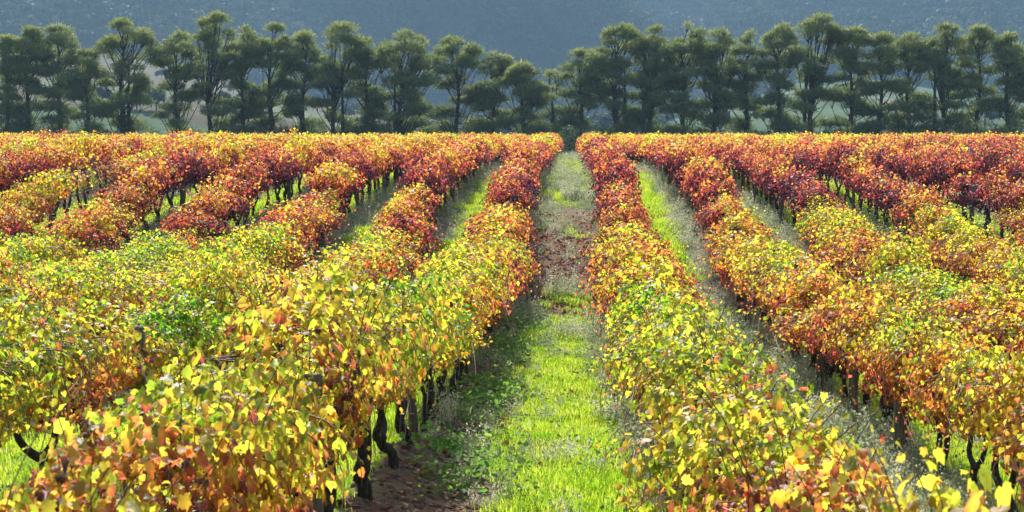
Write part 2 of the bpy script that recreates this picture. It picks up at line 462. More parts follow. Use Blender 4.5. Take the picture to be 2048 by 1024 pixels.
def hill_colour(X, Y):
    u = X / Y
    c = np.tile(np.array([.035, .045, .022]), (len(X), 1))
    f = Y < FOREST_Y * (1 + .06 * (vnoise(X, Y, 60, 9) - .5))
    b = Y + u * 320 + 60 * (vnoise(X, Y, 90, 10) - .5)
    tan = np.array([.10, .088, .05]); green = np.array([.06, .105, .05]); pale = np.array([.11, .13, .065]); olive = np.array([.07, .10, .04])
    left = f & (u < -.11)
    right = f & (u > .06)
    mid = f & ~left & ~right
    c[mid] = olive * .7
    band = (b // 95).astype(int) % 4
    for k, col in enumerate([pale, tan, green, tan * .8]): c[left & (band == k)] = col
    c[left & (Y > 640)] = tan * 1.0
    c[right] = green
    c[right & (Y < 330)] = np.array([.09, .14, .06])
    track = right & (np.abs(Y - (980 - (u - .10) * 5200)) < 26)
    c[track] = np.array([.22, .17, .12])
    return c
hx = np.concatenate([np.linspace(-1500, -420, 40)[:-1], np.linspace(-420, 420, 180), np.linspace(420, 1500, 40)[1:]])
hx = np.unique(np.concatenate([hx, [-140, 140]]))
hy = np.concatenate([[176.1], np.arange(184, 700, 7), np.arange(700, 2000, 14), np.linspace(2000, 3200, 25)])
sheet('hillside', hx, hy, M_HILL, hill_colour)

# ------------------------------------------------------------------ instancing of uncountable stuff
def scatter(name, protos, P, rot, scl, idx, t0=None, label=None, cat=None):
    col = bpy.data.collections.new(name + '_source')
    for o in protos: col.objects.link(o)
    me = bpy.data.meshes.new(name)
    me.vertices.add(len(P)); me.vertices.foreach_set('co', np.asarray(P, np.float32).ravel())
    a = me.attributes.new('rot', 'FLOAT_VECTOR', 'POINT'); a.data.foreach_set('vector', np.asarray(rot, np.float32).ravel())
    a = me.attributes.new('scl', 'FLOAT_VECTOR', 'POINT'); a.data.foreach_set('vector', np.asarray(scl, np.float32).ravel())
    a = me.attributes.new('idx', 'INT', 'POINT'); a.data.foreach_set('value', np.asarray(idx, np.int32))
    a = me.attributes.new('t0', 'FLOAT', 'POINT'); a.data.foreach_set('value', np.asarray(np.zeros(len(P)) if t0 is None else t0, np.float32))
    o = obj(name, me)
    ng = bpy.data.node_groups.new(name, 'GeometryNodeTree')
    ng.interface.new_socket('Geometry', in_out='INPUT', socket_type='NodeSocketGeometry')
    ng.interface.new_socket('Geometry', in_out='OUTPUT', socket_type='NodeSocketGeometry')
    N = ng.nodes.new; L = ng.links.new
    gi, go, ip, ci = N('NodeGroupInput'), N('NodeGroupOutput'), N('GeometryNodeInstanceOnPoints'), N('GeometryNodeCollectionInfo')
    ci.inputs['Collection'].default_value = col
    ci.inputs['Separate Children'].default_value = True
    ci.inputs['Reset Children'].default_value = True
    ip.inputs['Pick Instance'].default_value = True
    def na(nm, ty):
        q = N('GeometryNodeInputNamedAttribute'); q.data_type = ty; q.inputs['Name'].default_value = nm
        return q.outputs['Attribute']
    e2r = N('FunctionNodeEulerToRotation')
    L(na('rot', 'FLOAT_VECTOR'), e2r.inputs[0]); L(e2r.outputs[0], ip.inputs['Rotation'])
    L(na('scl', 'FLOAT_VECTOR'), ip.inputs['Scale']); L(na('idx', 'INT'), ip.inputs['Instance Index'])
    L(gi.outputs[0], ip.inputs['Points']); L(ci.outputs[0], ip.inputs['Instance']); L(ip.outputs[0], go.inputs[0])
    md = o.modifiers.new('scatter', 'NODES'); md.node_group = ng
    return tag(o, label, cat, kind='stuff')

def proto(name, me): return bpy.data.objects.new(name, me)

# ------------------------------------------------------------------ forest on the far hill
def forest_crown(seed):
    r = np.random.default_rng(seed)
    n = 260
    lob = r.normal(size=(7, 3)) * np.array([1.9, 1.9, 1.0]) + np.array([0, 0, 4.6])
    c = lob[r.integers(0, 7, n)]
    d = r.normal(size=(n, 3)); d /= np.linalg.norm(d, axis=1)[:, None]
    d[:, 2] = np.where(d[:, 2] < -.3, -d[:, 2], d[:, 2])
    P = c + d * r.uniform(1.1, 2.0, n)[:, None]
    X, T, N = frames(d + r.normal(size=(n, 3)) * .4, r.normal(size=(n, 3)))
    tv = np.array([[0, -.5, 0], [.5, 0, .12], [0, .5, 0], [-.5, 0, .12]]); tf = np.array([[0, 1, 2, 3]])
    V, F = place(tv, tf, P, X, T, N, r.uniform(1.0, 1.9, n))
    lc = np.repeat(np.stack([r.random(n)] * 3, 1), 4, 0)
    tr = tube_mesh_parts([tube([[0, 0, 0], [0, 0, 4]], [.25, .15], 5)], 1)
    nt = sum(len(t[0]) for t in tr if t[0] is not None)
    return mesh('forest_tree', [(V, F, 0)] + tr, [M_FOREST, M_TBARK], lc=np.concatenate([lc, np.full((nt, 3), .5)]))
fp = [proto('forest_tree', forest_crown(s)) for s in range(6)]
N0 = 12500
Y = np.sqrt(rng.uniform((FOREST_Y - 15) ** 2, 1560 ** 2, N0)); X = rng.uniform(-.40, .33, N0) * Y
Ym = rng.uniform(520, FOREST_Y, 900); Xm = rng.uniform(-.10, .05, 900) * Ym       # lower wood in the dip behind the middle
Yb = rng.uniform(300, 950, 260); Xb = rng.uniform(-.4, .34, 260) * Yb
keepb = (np.sin(Yb / 26) > .86)
X = np.concatenate([X, Xm, Xb[keepb]]); Y = np.concatenate([Y, Ym, Yb[keepb]])
s = rng.uniform(.8, 1.75, len(X)) * np.where(Y < FOREST_Y - 20, .6, 1)
scatter('forest', fp, np.stack([X, Y, height(X, Y) - .6], 1), np.stack([np.zeros(len(X)), np.zeros(len(X)), rng.uniform(0, 6.28, len(X))], 1),
        np.stack([s, s, s * rng.uniform(.8, 1.2, len(X))], 1), rng.integers(0, 6, len(X)), label='hazy blue-green forest covering the mountainside beyond the tree line', cat='forest')

# ------------------------------------------------------------------ tree line
T_Y = 150.0
SPRAY = np.array([[-.10, 0, 0], [.10, 0, 0], [.03, 1, .0], [-.03, 1, 0.0]]); SPRAY_F = np.array([[0, 1, 2, 3]])

def make_tree(px, top, wl, wr, style, label, r, dy=0.0, base=278):
    Y0 = T_Y + dy; s = F_PX / Y0
    X0 = (px - VPX) / s
    zb = float(height(X0, Y0)) - .05
    H = CAM_Z + (VPY - top) / s - zb
    root = empty('tree', (X0, Y0, zb)); tag(root, label, 'tree', 'row of dark feathery trees behind the vineyard')
    wl, wr = wl / s, wr / s
    clumps = []                                      # centre, rx, rz, density
    W = (wl + wr) / 2; cx = (wr - wl) / 2
    wide = style in ('dome', 'fan')
    head0 = {'dome': .52, 'fan': .66, 'tier': .74, 'slim': .70, 'wisp': .55}[style]
    nh = {'dome': 40, 'fan': 30, 'tier': 22, 'slim': 17, 'wisp': 8}[style]
    subs = [(r.uniform(-.15, .15), 1.0, .62)]
    sg = r.choice([-1, 1])
    subs.append((sg * r.uniform(.45, .62), r.uniform(.84, .96), r.uniform(.42, .55)))
    if wide or r.random() < .6: subs.append((-sg * r.uniform(.45, .65), r.uniform(.76, .92), r.uniform(.40, .52)))
    if wide: subs.append((r.uniform(-.5, .5), r.uniform(.66, .76), r.uniform(.4, .55)))
    wts = np.array([q[2] for q in subs]) ** 1.5; wts /= wts.sum()
    for i in range(nh):                              # head of the crown: clumps on a few unequal domes
        dx, ht, rr = subs[r.choice(len(subs), p=wts)] if i > 2 else subs[0]
        rr = rr * W * 1.12; vs = .11 * H + .1
        az = r.uniform(0, 6.28); el = math.asin(r.uniform(-.35, 1)) if i else 1.3
        size = r.uniform(.30, .62)
        clumps.append((np.array([cx + dx * W + rr * math.cos(az) * math.cos(el) * .85, rr * math.sin(az) * math.cos(el) * .8, H * ht - vs - size * .35 + vs * math.sin(el)]), size * 1.1, size * r.uniform(.5, .7), 1.0))
    nl = {'dome': 12, 'fan': 9, 'tier': 13, 'slim': 11, 'wisp': 5}[style]
    for i in range(nl):                              # layered platforms of two to four clumps below the head
        h = .09 + (head0 + .08 - .09) * (i + r.uniform(.1, .9)) / nl
        side = r.choice([-1, 1]); yy = r.uniform(-.6, .6) * W
        x0 = r.uniform(-.1, .45) * W * side; nn = r.integers(2, 5)
        for q in range(nn):
            size = r.uniform(.36, .72)
            clumps.append((np.array([cx * .5 + x0 + side * q * size * .95, yy + r.normal() * .3, H * h + r.normal() * .12 - .10 * q * r.uniform(-.5, 1)]), size * 1.15, size * r.uniform(.36, .58), .95))
    if style == 'wisp': clumps = [(c, a * .8, b, .8) for c, a, b, d in clumps]
    # trunk
    lean = r.uniform(-.35, .35)
    split = {'dome': .34, 'fan': .30, 'tier': .85, 'slim': .88, 'wisp': .8}[style] * H
    tt = H * (.80 if style != 'fan' else .55)
    def axis(z): return np.array([lean * (max(z, 0) / H) ** 1.5 + .12 * math.sin(z * .9 + px), .1 * math.sin(z * .7 + px * 2), z])
    zz = np.linspace(-.15, tt, 14)
    rb = .17 + .012 * H * r.uniform(.5, 1.1)
    tr = tube([axis(z) for z in zz], np.interp(zz, [0, .5, tt], [rb * 1.25, rb, .05]), 8, gnarl=.08, r=r)
    obj('trunk', mesh('trunk', tube_mesh_parts([tr]), [M_TBARK], smooth=True), root)
    if style in ('dome', 'fan') and r.random() < .7:  # second stem
        off = r.choice([-1, 1]) * r.uniform(.5, .8)
        def axis2(z): return np.array([off * min(1, (z + .2) / 2.0) + lean * .6 * (z / H), .2, z])
        z2 = np.linspace(-.1, H * .72, 10)
        obj('trunk', mesh('trunk', tube_mesh_parts([tube([axis2(z) for z in z2], np.interp(z2, [0, H * .72], [rb * .85, .04]), 7, gnarl=.08, r=r)]), [M_TBARK], smooth=True), root)
    for k, (c, a, b, d) in enumerate(clumps):        # one limb to every clump
        z0 = max(.5, min(tt * .97, c[2] - (np.hypot(c[0] - axis(c[2])[0], c[1]) * r.uniform(.9, 1.5) + .5)))
        if style == 'fan' and c[2] > H * head0: z0 = min(z0, H * r.uniform(.26, .5))
        p0 = axis(z0); p3 = c - np.array([0, 0, b * .2])
        p1 = p0 + (p3 - p0) * .35 + np.array([0, 0, -.06 * (p3[2] - p0[2])]) + r.normal(size=3) * .16
        p2 = p0 + (p3 - p0) * .72 + r.normal(size=3) * .08
        path = smoothpath([p0, p1, p2, p3], 8)
        vf = [tube(path, np.linspace(.06 if wide else .05, .014, 8), 5)]
        for q in range(3):
            e = c + r.normal(size=3) * np.array([a, a, b]) * .6
            vf.append(tube(smoothpath([path[5], (path[5] + e) / 2 + r.normal(size=3) * .05, e], 4), [.025, .02, .015, .01], 4, cap=False))
        obj('limb', mesh('limb', tube_mesh_parts(vf), [M_TBARK], smooth=True), root)
    for q in range(r.integers(2, 6)):                # bare dead twigs low on the trunk
        z0 = r.uniform(.1, .4) * H; a = r.choice([-1, 1]); p0 = axis(z0); L = r.uniform(.8, 1.7)
        p3 = p0 + np.array([a * L, r.uniform(-.5, .5), L * r.uniform(.1, .8)])
        obj('limb', mesh('limb', tube_mesh_parts([tube(smoothpath([p0, (p0 + p3) / 2 + r.normal(size=3) * .12, p3], 6), np.linspace(.04, .01, 6), 4)]), [M_TBARK]), root)
    Vs, Fs, Ls, off = [], [], [], 0
    for c, a, b, d in clumps:
        m = int(640 * a * d * a / .55)
        u = r.normal(size=(m, 3)); u /= np.linalg.norm(u, axis=1)[:, None]
        rad = r.uniform(.25, 1.05, m) ** .6
        lump = .5 + 1.0 * vnoise(u[:, 0] * 3 + c[0] * 9, u[:, 2] * 3 + u[:, 1] * 2 + c[2] * 5, 1.0, 3)
        P = c + u * (rad * lump)[:, None] * np.array([a * 1.3, a * 1.15, b])
        P[:, 2] -= .18 * ((P[:, 0] - c[0]) ** 2 + (P[:, 1] - c[1]) ** 2)       # drooping skirts
        T = u * np.array([1, 1, .5]) + np.array([0, 0, .55]) + r.normal(size=(m, 3)) * .45
        T[:, 2] = np.where(u[:, 2] < -.1, T[:, 2] - .5, T[:, 2])
        X, T, N = frames(r.normal(size=(m, 3)) + u * .6, T)
        V, F = place(SPRAY, SPRAY_F, P, X, T, N, r.uniform(.16, .34, m) * (1 + .5 * (u[:, 2] > .5) * r.random(m)))
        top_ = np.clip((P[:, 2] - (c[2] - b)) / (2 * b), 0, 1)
        g = np.clip(.14 + .34 * r.random(m) + .14 * top_ + .28 * np.clip(P[:, 2] / H - .62, 0, .4) / .4, 0, 1)  # sunlit tops put into the colour: lighter up each clump and the crown
        Vs.append(V); Fs.append(F + off); off += len(V); Ls.append(np.repeat(g, 4))
    V = np.concatenate(Vs); F = np.concatenate(Fs); l = np.concatenate(Ls)
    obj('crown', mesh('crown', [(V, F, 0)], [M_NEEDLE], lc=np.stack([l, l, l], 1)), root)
    return root

TREES = [(4, 72, 22, 22, 'slim'), (48, 55, 44, 38, 'tier'), (112, 52, 36, 42, 'tier'), (168, 100, 30, 34, 'slim'), (238, 40, 56, 72, 'dome'),
         (352, 68, 44, 50, 'tier'), (415, 30, 48, 66, 'fan'), (482, 55, 30, 40, 'tier'), (540, 50, 28, 42, 'slim'), (604, 66, 40, 40, 'tier'),
         (668, 48, 34, 58, 'fan'), (732, 78, 36, 40, 'tier'), (800, 66, 52, 86, 'dome'), (914, 76, 54, 66, 'tier'), (985, 108, 30, 42, 'slim'),
         (1043, 130, 36, 44, 'tier'), (1106, 142, 26, 28, 'wisp'), (1160, 102, 36, 34, 'slim'), (1232, 54, 54, 58, 'dome'), (1298, 56, 34, 40, 'fan'),
         (1366, 50, 40, 54, 'tier'), (1428, 64, 30, 42, 'fan'), (1488, 64, 30, 34, 'slim'), (1550, 52, 34, 42, 'tier'), (1616, 34, 40, 62, 'fan'),
         (1694, 62, 46, 46, 'tier'), (1750, 70, 24, 40, 'slim'), (1810, 72, 38, 44, 'tier'), (1878, 54, 42, 48, 'fan'), (1944, 58, 32, 40, 'slim'),
         (2004, 72, 30, 32, 'tier'), (2048, 92, 26, 30, 'slim')]
LOOK = {'slim': 'slim dark tree with narrow clumpy crown', 'tier': 'dark tree with foliage in separate tiers', 'dome': 'broad dark tree with large domed crown',
        'fan': 'tall tree with bare limbs fanning under its crown', 'wisp': 'thin wispy half-bare young tree'}
for i, (px, top, wl, wr, st) in enumerate(TREES):
    k = i + 1
    if k <= 17: where = ', ' + ordinal(k) + ' from left in tree line'
    else: where = ', ' + ordinal(len(TREES) - k + 1) + ' from right in tree line'
    make_tree(px, top, wl, wr, st, LOOK[st] + where, np.random.default_rng(100 + i), dy=random.uniform(-2.5, 2.5))

def make_bush(px, top, w, dark, label, r):
    Y0 = T_Y + (-2.5 if not dark else -1.5); s = F_PX / Y0; X0 = (px - VPX) / s
    zb = float(height(X0, Y0)); H = CAM_Z + (VPY - top) / s - zb; w = w / s
    root = empty('bush', (X0, Y0, zb)); tag(root, label, 'bush', 'bushes at the foot of the tree line')
    vf = [tube(smoothpath([[0, 0, -.05], [r.uniform(-.2, .2), 0, H * .4], [r.uniform(-.8, .8) * w, r.uniform(-.4, .4), H * .8]], 5), [.05, .04, .03, .02, .01], 5) for _ in range(5)]
    obj('stem', mesh('stem', tube_mesh_parts(vf), [M_TBARK]), root)
    m = int(900 * max(1, w))
    u = r.normal(size=(m, 3)); u /= np.linalg.norm(u, axis=1)[:, None]
    lump = .6 + .65 * vnoise(u[:, 0] * 2.5, u[:, 2] * 2.5 + u[:, 1], .8, int(px))
    P = np.array([0, 0, H * .52]) + u * (r.uniform(.4, 1, m) ** .5 * lump)[:, None] * np.array([w, w * .8, H * .5])
    X, T, N = frames(u + r.normal(size=(m, 3)) * .5, r.normal(size=(m, 3)) + np.array([0, 0, .5]))
    tv = SPRAY * np.array([2.6, 1, 1]) if not dark else SPRAY
    V, F = place(tv, SPRAY_F, P, X, T, N, r.uniform(.14, .28, m))
    g = np.repeat(np.clip(r.random(m), 0, 1) * (.35 if dark else 1), 4)
    obj('foliage', mesh('foliage', [(V, F, 0)], [M_NEEDLE if dark else M_BUSH], lc=np.stack([g] * 3, 1)), root)
PALE = [(842, 256, 22), (962, 262, 18), (1066, 258, 16), (1140, 250, 26), (1196, 252, 20), (1326, 258, 16), (1462, 262, 18)]
for i, (px, top, w) in enumerate(PALE):
    make_bush(px, top, w, False, 'pale sage-green bush between trunks of the tree line, ' + ordinal(i + 1) + ' from left', np.random.default_rng(300 + i))
DARKB = [(20, 232, 40), (725, 224, 40), (775, 236, 55), (1388, 226, 52), (1578, 240, 36), (1855, 226, 40), (1955, 232, 44), (2015, 240, 34), (476, 252, 30), (950, 240, 30), (90, 244, 34), (180, 236, 38), (290, 246, 36), (385, 250, 30), (560, 240, 34), (640, 248, 36), (868, 244, 30), (1075, 246, 34), (1200, 244, 30), (1275, 236, 38), (1460, 246, 26), (1660, 244, 30), (1730, 240, 34), (1790, 248, 28), (1910, 246, 30)]
for i, (px, top, w) in enumerate(sorted(DARKB)):
    make_bush(px, top, w, True, 'low dark-green bush under the tree line, ' + ordinal(i + 1) + ' dark bush from left', np.random.default_rng(330 + i))

# ------------------------------------------------------------------ vine leaf templates
_half = [(.0, .10), (.13, -.06), (.30, -.02), (.42, .08), (.52, .28), (.38, .36), (.45, .48), (.50, .66), (.32, .68), (.20, .86), (.0, 1.0)]
_out = _half + [(-x, y) for x, y in _half[-2:0:-1]]
def leaf0(fold, droop, curl, jit, r):
    o = np.array(_out, float)
    o = o * (1 + (r.random(len(o)) - .5)[:, None] * jit)
    v = np.vstack([[0, .34], o])
    z = fold * np.abs(v[:, 0]) - droop * (v[:, 1] - .2) ** 2 + curl * v[:, 0] * v[:, 1] + (r.random(len(v)) - .5) * .07
    z[0] = 0
    tv = np.column_stack([v, z]); k = len(o)
    return tv, np.array([[0, 1 + i, 1 + (i + 1) % k] for i in range(k)])
_r = np.random.default_rng(5)
L0 = [leaf0(_r.uniform(-.55, .65), _r.uniform(.05, .75), _r.uniform(-.5, .5), .22, _r) for _ in range(10)]
_o1 = [(0, .02), (.40, -.02), (.52, .42), (.30, .66), (0, 1.0), (-.30, .66), (-.52, .42), (-.40, -.02)]
def leaf1(fold, droop, r):
    v = np.array([(0, .35)] + _o1, float); v[1:] *= 1 + (r.random((8, 1)) - .5) * .25
    z = fold * np.abs(v[:, 0]) - droop * (v[:, 1] - .2) ** 2 + (r.random(9) - .5) * .06
    return np.column_stack([v, z]), np.array([[0, 1 + i, 1 + (i + 1) % 8] for i in range(8)])
L1 = [leaf1(_r.uniform(-.35, .45), _r.uniform(.05, .5), _r) for _ in range(6)]
L2 = [(np.array([[0, 0, 0], [.52, .36, .10], [0, 1, -.12], [-.52, .36, .10]]), np.array([[0, 1, 2], [0, 2, 3]])),
      (np.array([[0, 0, 0], [.50, .45, -.10], [.05, 1, -.22], [-.50, .40, -.06]]), np.array([[0, 1, 2], [0, 2, 3]]))]

def leaf_cloud(seed, n, size, nshoot=7, length=1.7, thin=1.0, trim=False):
    """positions, frames and sizes of the leaves of one vine; the row runs along Y."""
    r = np.random.default_rng(seed)
    m = n
    y = r.uniform(-length / 2, length / 2, m)
    a = r.uniform(0, 2 * math.pi, m)
    lump = 1 + 1.10 * (vnoise(y + seed * 7, a * .6, .42, seed) - .5) + .40 * (vnoise(y * 2 + seed, a * 1.2, .35, seed + 50) - .5)
    rad = r.uniform(.30, 1.0, m) ** .55 * lump
    zc = 1.16 + .10 * (vnoise(y + seed * 3, y * 0, .5, seed + 9) - .5)
    x = np.cos(a) * rad * np.where(np.sin(a) > 0, .56, .56 - (.26 if trim else .17) * (-np.sin(a))) * thin
    z = zc + np.sin(a) * rad * np.where(np.sin(a) > 0, .44, .33 if trim else .39)
    P = np.stack([x, y, z], 1)
    u = np.stack([np.cos(a), (r.random(m) - .5) * .6, np.sin(a) * .8 + .35], 1)
    N = u + r.normal(size=(m, 3)) * .55
    T = np.stack([np.cos(a) * .5, r.normal(size=m) * .6, -np.ones(m) * .9], 1) + r.normal(size=(m, 3)) * .45
    S = size * r.uniform(.55, 1.35, m)
    Ps, Ns, Ts, Ss, canes = [P], [N], [T], [S], []
    for k in range(nshoot):
        y0 = r.uniform(-length / 2, length / 2); x0 = r.uniform(-.4, .4)
        b = np.array([x0, y0, 1.35]); d = np.array([x0 * 1.0 + r.normal() * .25, r.normal() * .35, 1.0]); d /= np.linalg.norm(d)
        L = r.uniform(.22, .70) * (1 if size < .08 else .8)
        e = b + d * L; bend = np.array([np.sign(x0) * .16, r.normal() * .1, -.16]) * L
        path = smoothpath([b - d * .4, b, b + d * L * .6 + bend * .3, e + bend], 7)
        canes.append(path)
        q = int(11 * L / .45)
        t = r.uniform(.2, 1, q)
        pp = np.array([path[min(6, int(tt * 6.0))] for tt in t]) + r.normal(size=(q, 3)) * .05
        Ps.append(pp); Ns.append(r.normal(size=(q, 3)) * .7 + np.array([0, -.3, .6])); Ts.append(r.normal(size=(q, 3)) * .8 + np.array([0, 0, -.3])); Ss.append(size * r.uniform(.45, .95, q) * (1.1 - .4 * t))
    for k in range(int(nshoot * (.3 if trim else 1.3))):                # long shoots drooping off the flanks
        sx = r.choice([-1, 1]); y0 = r.uniform(-length / 2, length / 2)
        out, dn = r.uniform(.08, .34), r.uniform(.15, .3 if trim else .7)
        path = smoothpath([[sx * .35, y0, 1.35], [sx * (.48 + out * .4), y0 + r.normal() * .12, 1.38 - dn * .2], [sx * (.50 + out * .9), y0 + r.normal() * .25, 1.3 - dn * .6], [sx * (.50 + out), y0 + r.normal() * .3, 1.25 - dn]], 8)
        canes.append(path)
        q = int(15 * (out + dn))
        t = r.uniform(.15, 1, q)
        pp = np.array([path[min(7, int(tt * 7.0))] for tt in t]) + r.normal(size=(q, 3)) * .05
        Ps.append(pp); Ns.append(r.normal(size=(q, 3)) * .7 + np.array([sx * .4, -.2, .5])); Ts.append(r.normal(size=(q, 3)) * .6 + np.array([0, 0, -.7])); Ss.append(size * r.uniform(.5, 1.1, q) * (1.1 - .35 * t))
    for k in range(9):                                # hanging canes on the flanks
        sx = r.choice([-1, 1]); y0 = r.uniform(-length / 2, length / 2)
        canes.append(smoothpath([[sx * .1, y0, .75], [sx * .25, y0 + r.normal() * .15, 1.3], [sx * .52, y0 + r.normal() * .3, 1.3], [sx * .64, y0 + r.normal() * .35, r.uniform(.75, 1.1)]], 8))
    P = np.concatenate(Ps); N = np.concatenate(Ns); T = np.concatenate(Ts); S = np.concatenate(Ss)
    X, T, N = frames(N, T)
    P = P - T * (S * .4)[:, None]
    nl = len(P)
    r1 = r.random(nl); r1 = np.where(r.random(nl) < .08, r1 + 1.2, r1)
    r1 = np.where(r.random(nl) < .06, r1 - .7, r1)
    lc = np.stack([r1, r.random(nl), np.clip((P[:, 2] - .5) / 1.2, 0, 1)], 1)
    return dict(P=P, X=X, T=T, N=N, S=S, lc=lc, canes=canes, r=r)

def cloud_mesh(name, C, tpl, mat, sel=None, uv=False):
    n = len(C['P']); which = np.random.default_rng(n).integers(0, len(tpl), n)
    parts, lcs, uvs = [], [], []
    for k, (tv, tf) in enumerate(tpl):
        m = which == k
        if sel is not None: m &= sel
        if not m.any(): continue
        V, F = place(tv, tf, C['P'][m], C['X'][m], C['T'][m], C['N'][m], C['S'][m])
        parts.append((V, F, 0)); lcs.append(np.repeat(C['lc'][m], len(tv), 0)); uvs.append(np.tile(tv[:, :2], (m.sum(), 1)))
    return mesh(name, parts, [mat], lc=np.concatenate(lcs), uv=np.concatenate(uvs) if uv else None)

def cane_mesh(C):
    return mesh('canes', tube_mesh_parts([tube(p, np.linspace(.0055, .003, len(p)), 3, cap=False) for p in C['canes']]), [M_CANE])

def trunk_meshes(seed):
    r = np.random.default_rng(seed)
    h = r.uniform(.16, .5); lx, ly = r.uniform(-.10, .10), r.uniform(-.14, .14)
    pts = smoothpath([[0, 0, -.12], [r.uniform(-.05, .05), r.uniform(-.04, .04), h * .35], [lx * .5 + r.uniform(-.04, .04), ly, h * .7], [lx, ly, h]], 9)
    rb = r.uniform(.05, .075)
    t = mesh('trunk', tube_mesh_parts([tube(pts, rb * np.array([1.5, 1.25, 1.0, .92, .88, .9, .95, 1.0, .9]), 9, gnarl=.20, r=r)]), [M_BARK], smooth=True)
    arms = []
    for sg in (-1, 1):
        sp = r.uniform(.16, .30)
        p = smoothpath([[lx, ly, h - .05], [lx + r.uniform(-.05, .05), ly + sg * sp * .8, h + .05], [lx + r.uniform(-.07, .07), ly + sg * sp * 1.15, h + .24 + (.45 - h) * .3], [r.uniform(-.1, .1), ly + sg * (sp + r.uniform(.0, .12)), max(h + .48, .80)],
                        [r.uniform(-.1, .1), ly + sg * (sp + .35), max(h + .56, .92)]], 11)
        arms.append(mesh('arm', tube_mesh_parts([tube(p, rb * np.linspace(.80, .42, 11), 8, gnarl=.16, r=r)]), [M_BARK], smooth=True))
    return t, arms

print('variants')
TRUNKS = [trunk_meshes(40 + i) for i in range(12)]
MID = [leaf_cloud(60 + i, 2850, .057, 10, trim=i >= 8) for i in range(11)]
MID_F = [cloud_mesh('foliage', c, L1, M_LEAF_PLAIN) for c in MID]
MID_C = [cane_mesh(c) for c in MID]
FAR = [leaf_cloud(80 + i, 1500, .084) for i in range(8)]
FAR_F = [cloud_mesh('foliage', c, L2, M_LEAF_PLAIN) for c in FAR]
LEAF_MESH = [mesh('leaf', [(tv, tf, 0)], [M_LEAF_ONE], uv=tv[:, :2]) for tv, tf in L0]

# ------------------------------------------------------------------ where the vines stand
def T0(X, Y):
    X = np.asarray(X, float); Y = np.asarray(Y, float)
    t = np.interp(Y, [0, 7, 11, 17, 31, 36, 40, 46, 58, 70, 90, 150], [.46, .42, .38, .35, .35, .42, .56, .75, .77, .68, .61, .59])
    t = t + np.where((X > 4) & (Y > 48), .05, 0) + np.where((X > 3) & (Y < 24), .13, 0) + np.where((X > 5) & (Y > 34) & (Y < 60), .06, 0)
    return t + (vnoise(X * .55, Y, 4.8, 21) - .5) * .50 + (vnoise(X, Y, 1.9, 22) - .5) * .18

def project(X, Y, Z):
    return VPX + X / Y * F_PX, VPY - (Z - CAM_Z) / Y * F_PX

GAPS = [('left', 6, 44.0, 49.5), ('right', 6, 55.8, 60.0)]       # missing or bare vines where the trellis shows
def row_x(side, k, rx, y):
    if k > 1: return rx
    return rx + float(np.interp(y, [12, 34], [-.16, 0])) if side == 'right' else rx + float(np.interp(y, [8, 30], [-.06, 0]))

vines = []
for side, k, rx in ROWS:
    y = 3.7 + rng.uniform(0, .6)
    while y < 138:
        X, Yv = row_x(side, k, rx, y) + rng.normal() * .05, y
        gap = any(side == g[0] and k == g[1] and g[2] < Yv < g[3] for g in GAPS)
        px, py = project(X, Yv, float(height(X, Yv)) + 1.1)
        pxm = 1.2 * F_PX / Yv
        seen = -pxm < px < 2048 + pxm and py < 1024 + pxm * .8
        near = -pxm - 4 * F_PX / Yv < px < 2048 + pxm + 3 * F_PX / Yv
        if seen or near: vines.append([side, k, X, Yv, gap, seen])
        y += 1.45 + rng.normal() * .06
inview = sorted([v for v in vines if v[5] and not (v[4] and v[0] == 'right')], key=lambda v: v[3])
single = inview[:300]
ids = set(id(v) for v in single)
rest = [v for v in vines if id(v) not in ids and not v[4]]

def width_at(side, k, Y):
    if side == 'left' and k == 2 and Y < 30: return 1.1
    if side == 'left' and k == 1: return float(np.interp(Y, [10, 16, 26, 36, 42, 60], [.84, .88, 1.0, 1.08, .72, .68]))
    if side == 'right' and k == 1: return float(np.interp(Y, [8, 18, 26, 36, 42, 60], [.66, .74, .95, 1.08, .72, .68]))
    if k == 2: return float(np.interp(Y, [10, 20, 36, 42, 60, 150], [1.05, 1.1, 1.12, .78, .74, .9]))
    return float(np.interp(Y, [10, 20, 36, 44, 60, 150], [1.15, 1.25, 1.2, .95, .88, 1.0]))

def colour_word(t):
    return ('green-gold' if t < .30 else 'yellow-green' if t < .40 else 'golden-yellow' if t < .49 else 'orange' if t < .58 else 'red-orange' if t < .66 else 'deep red')

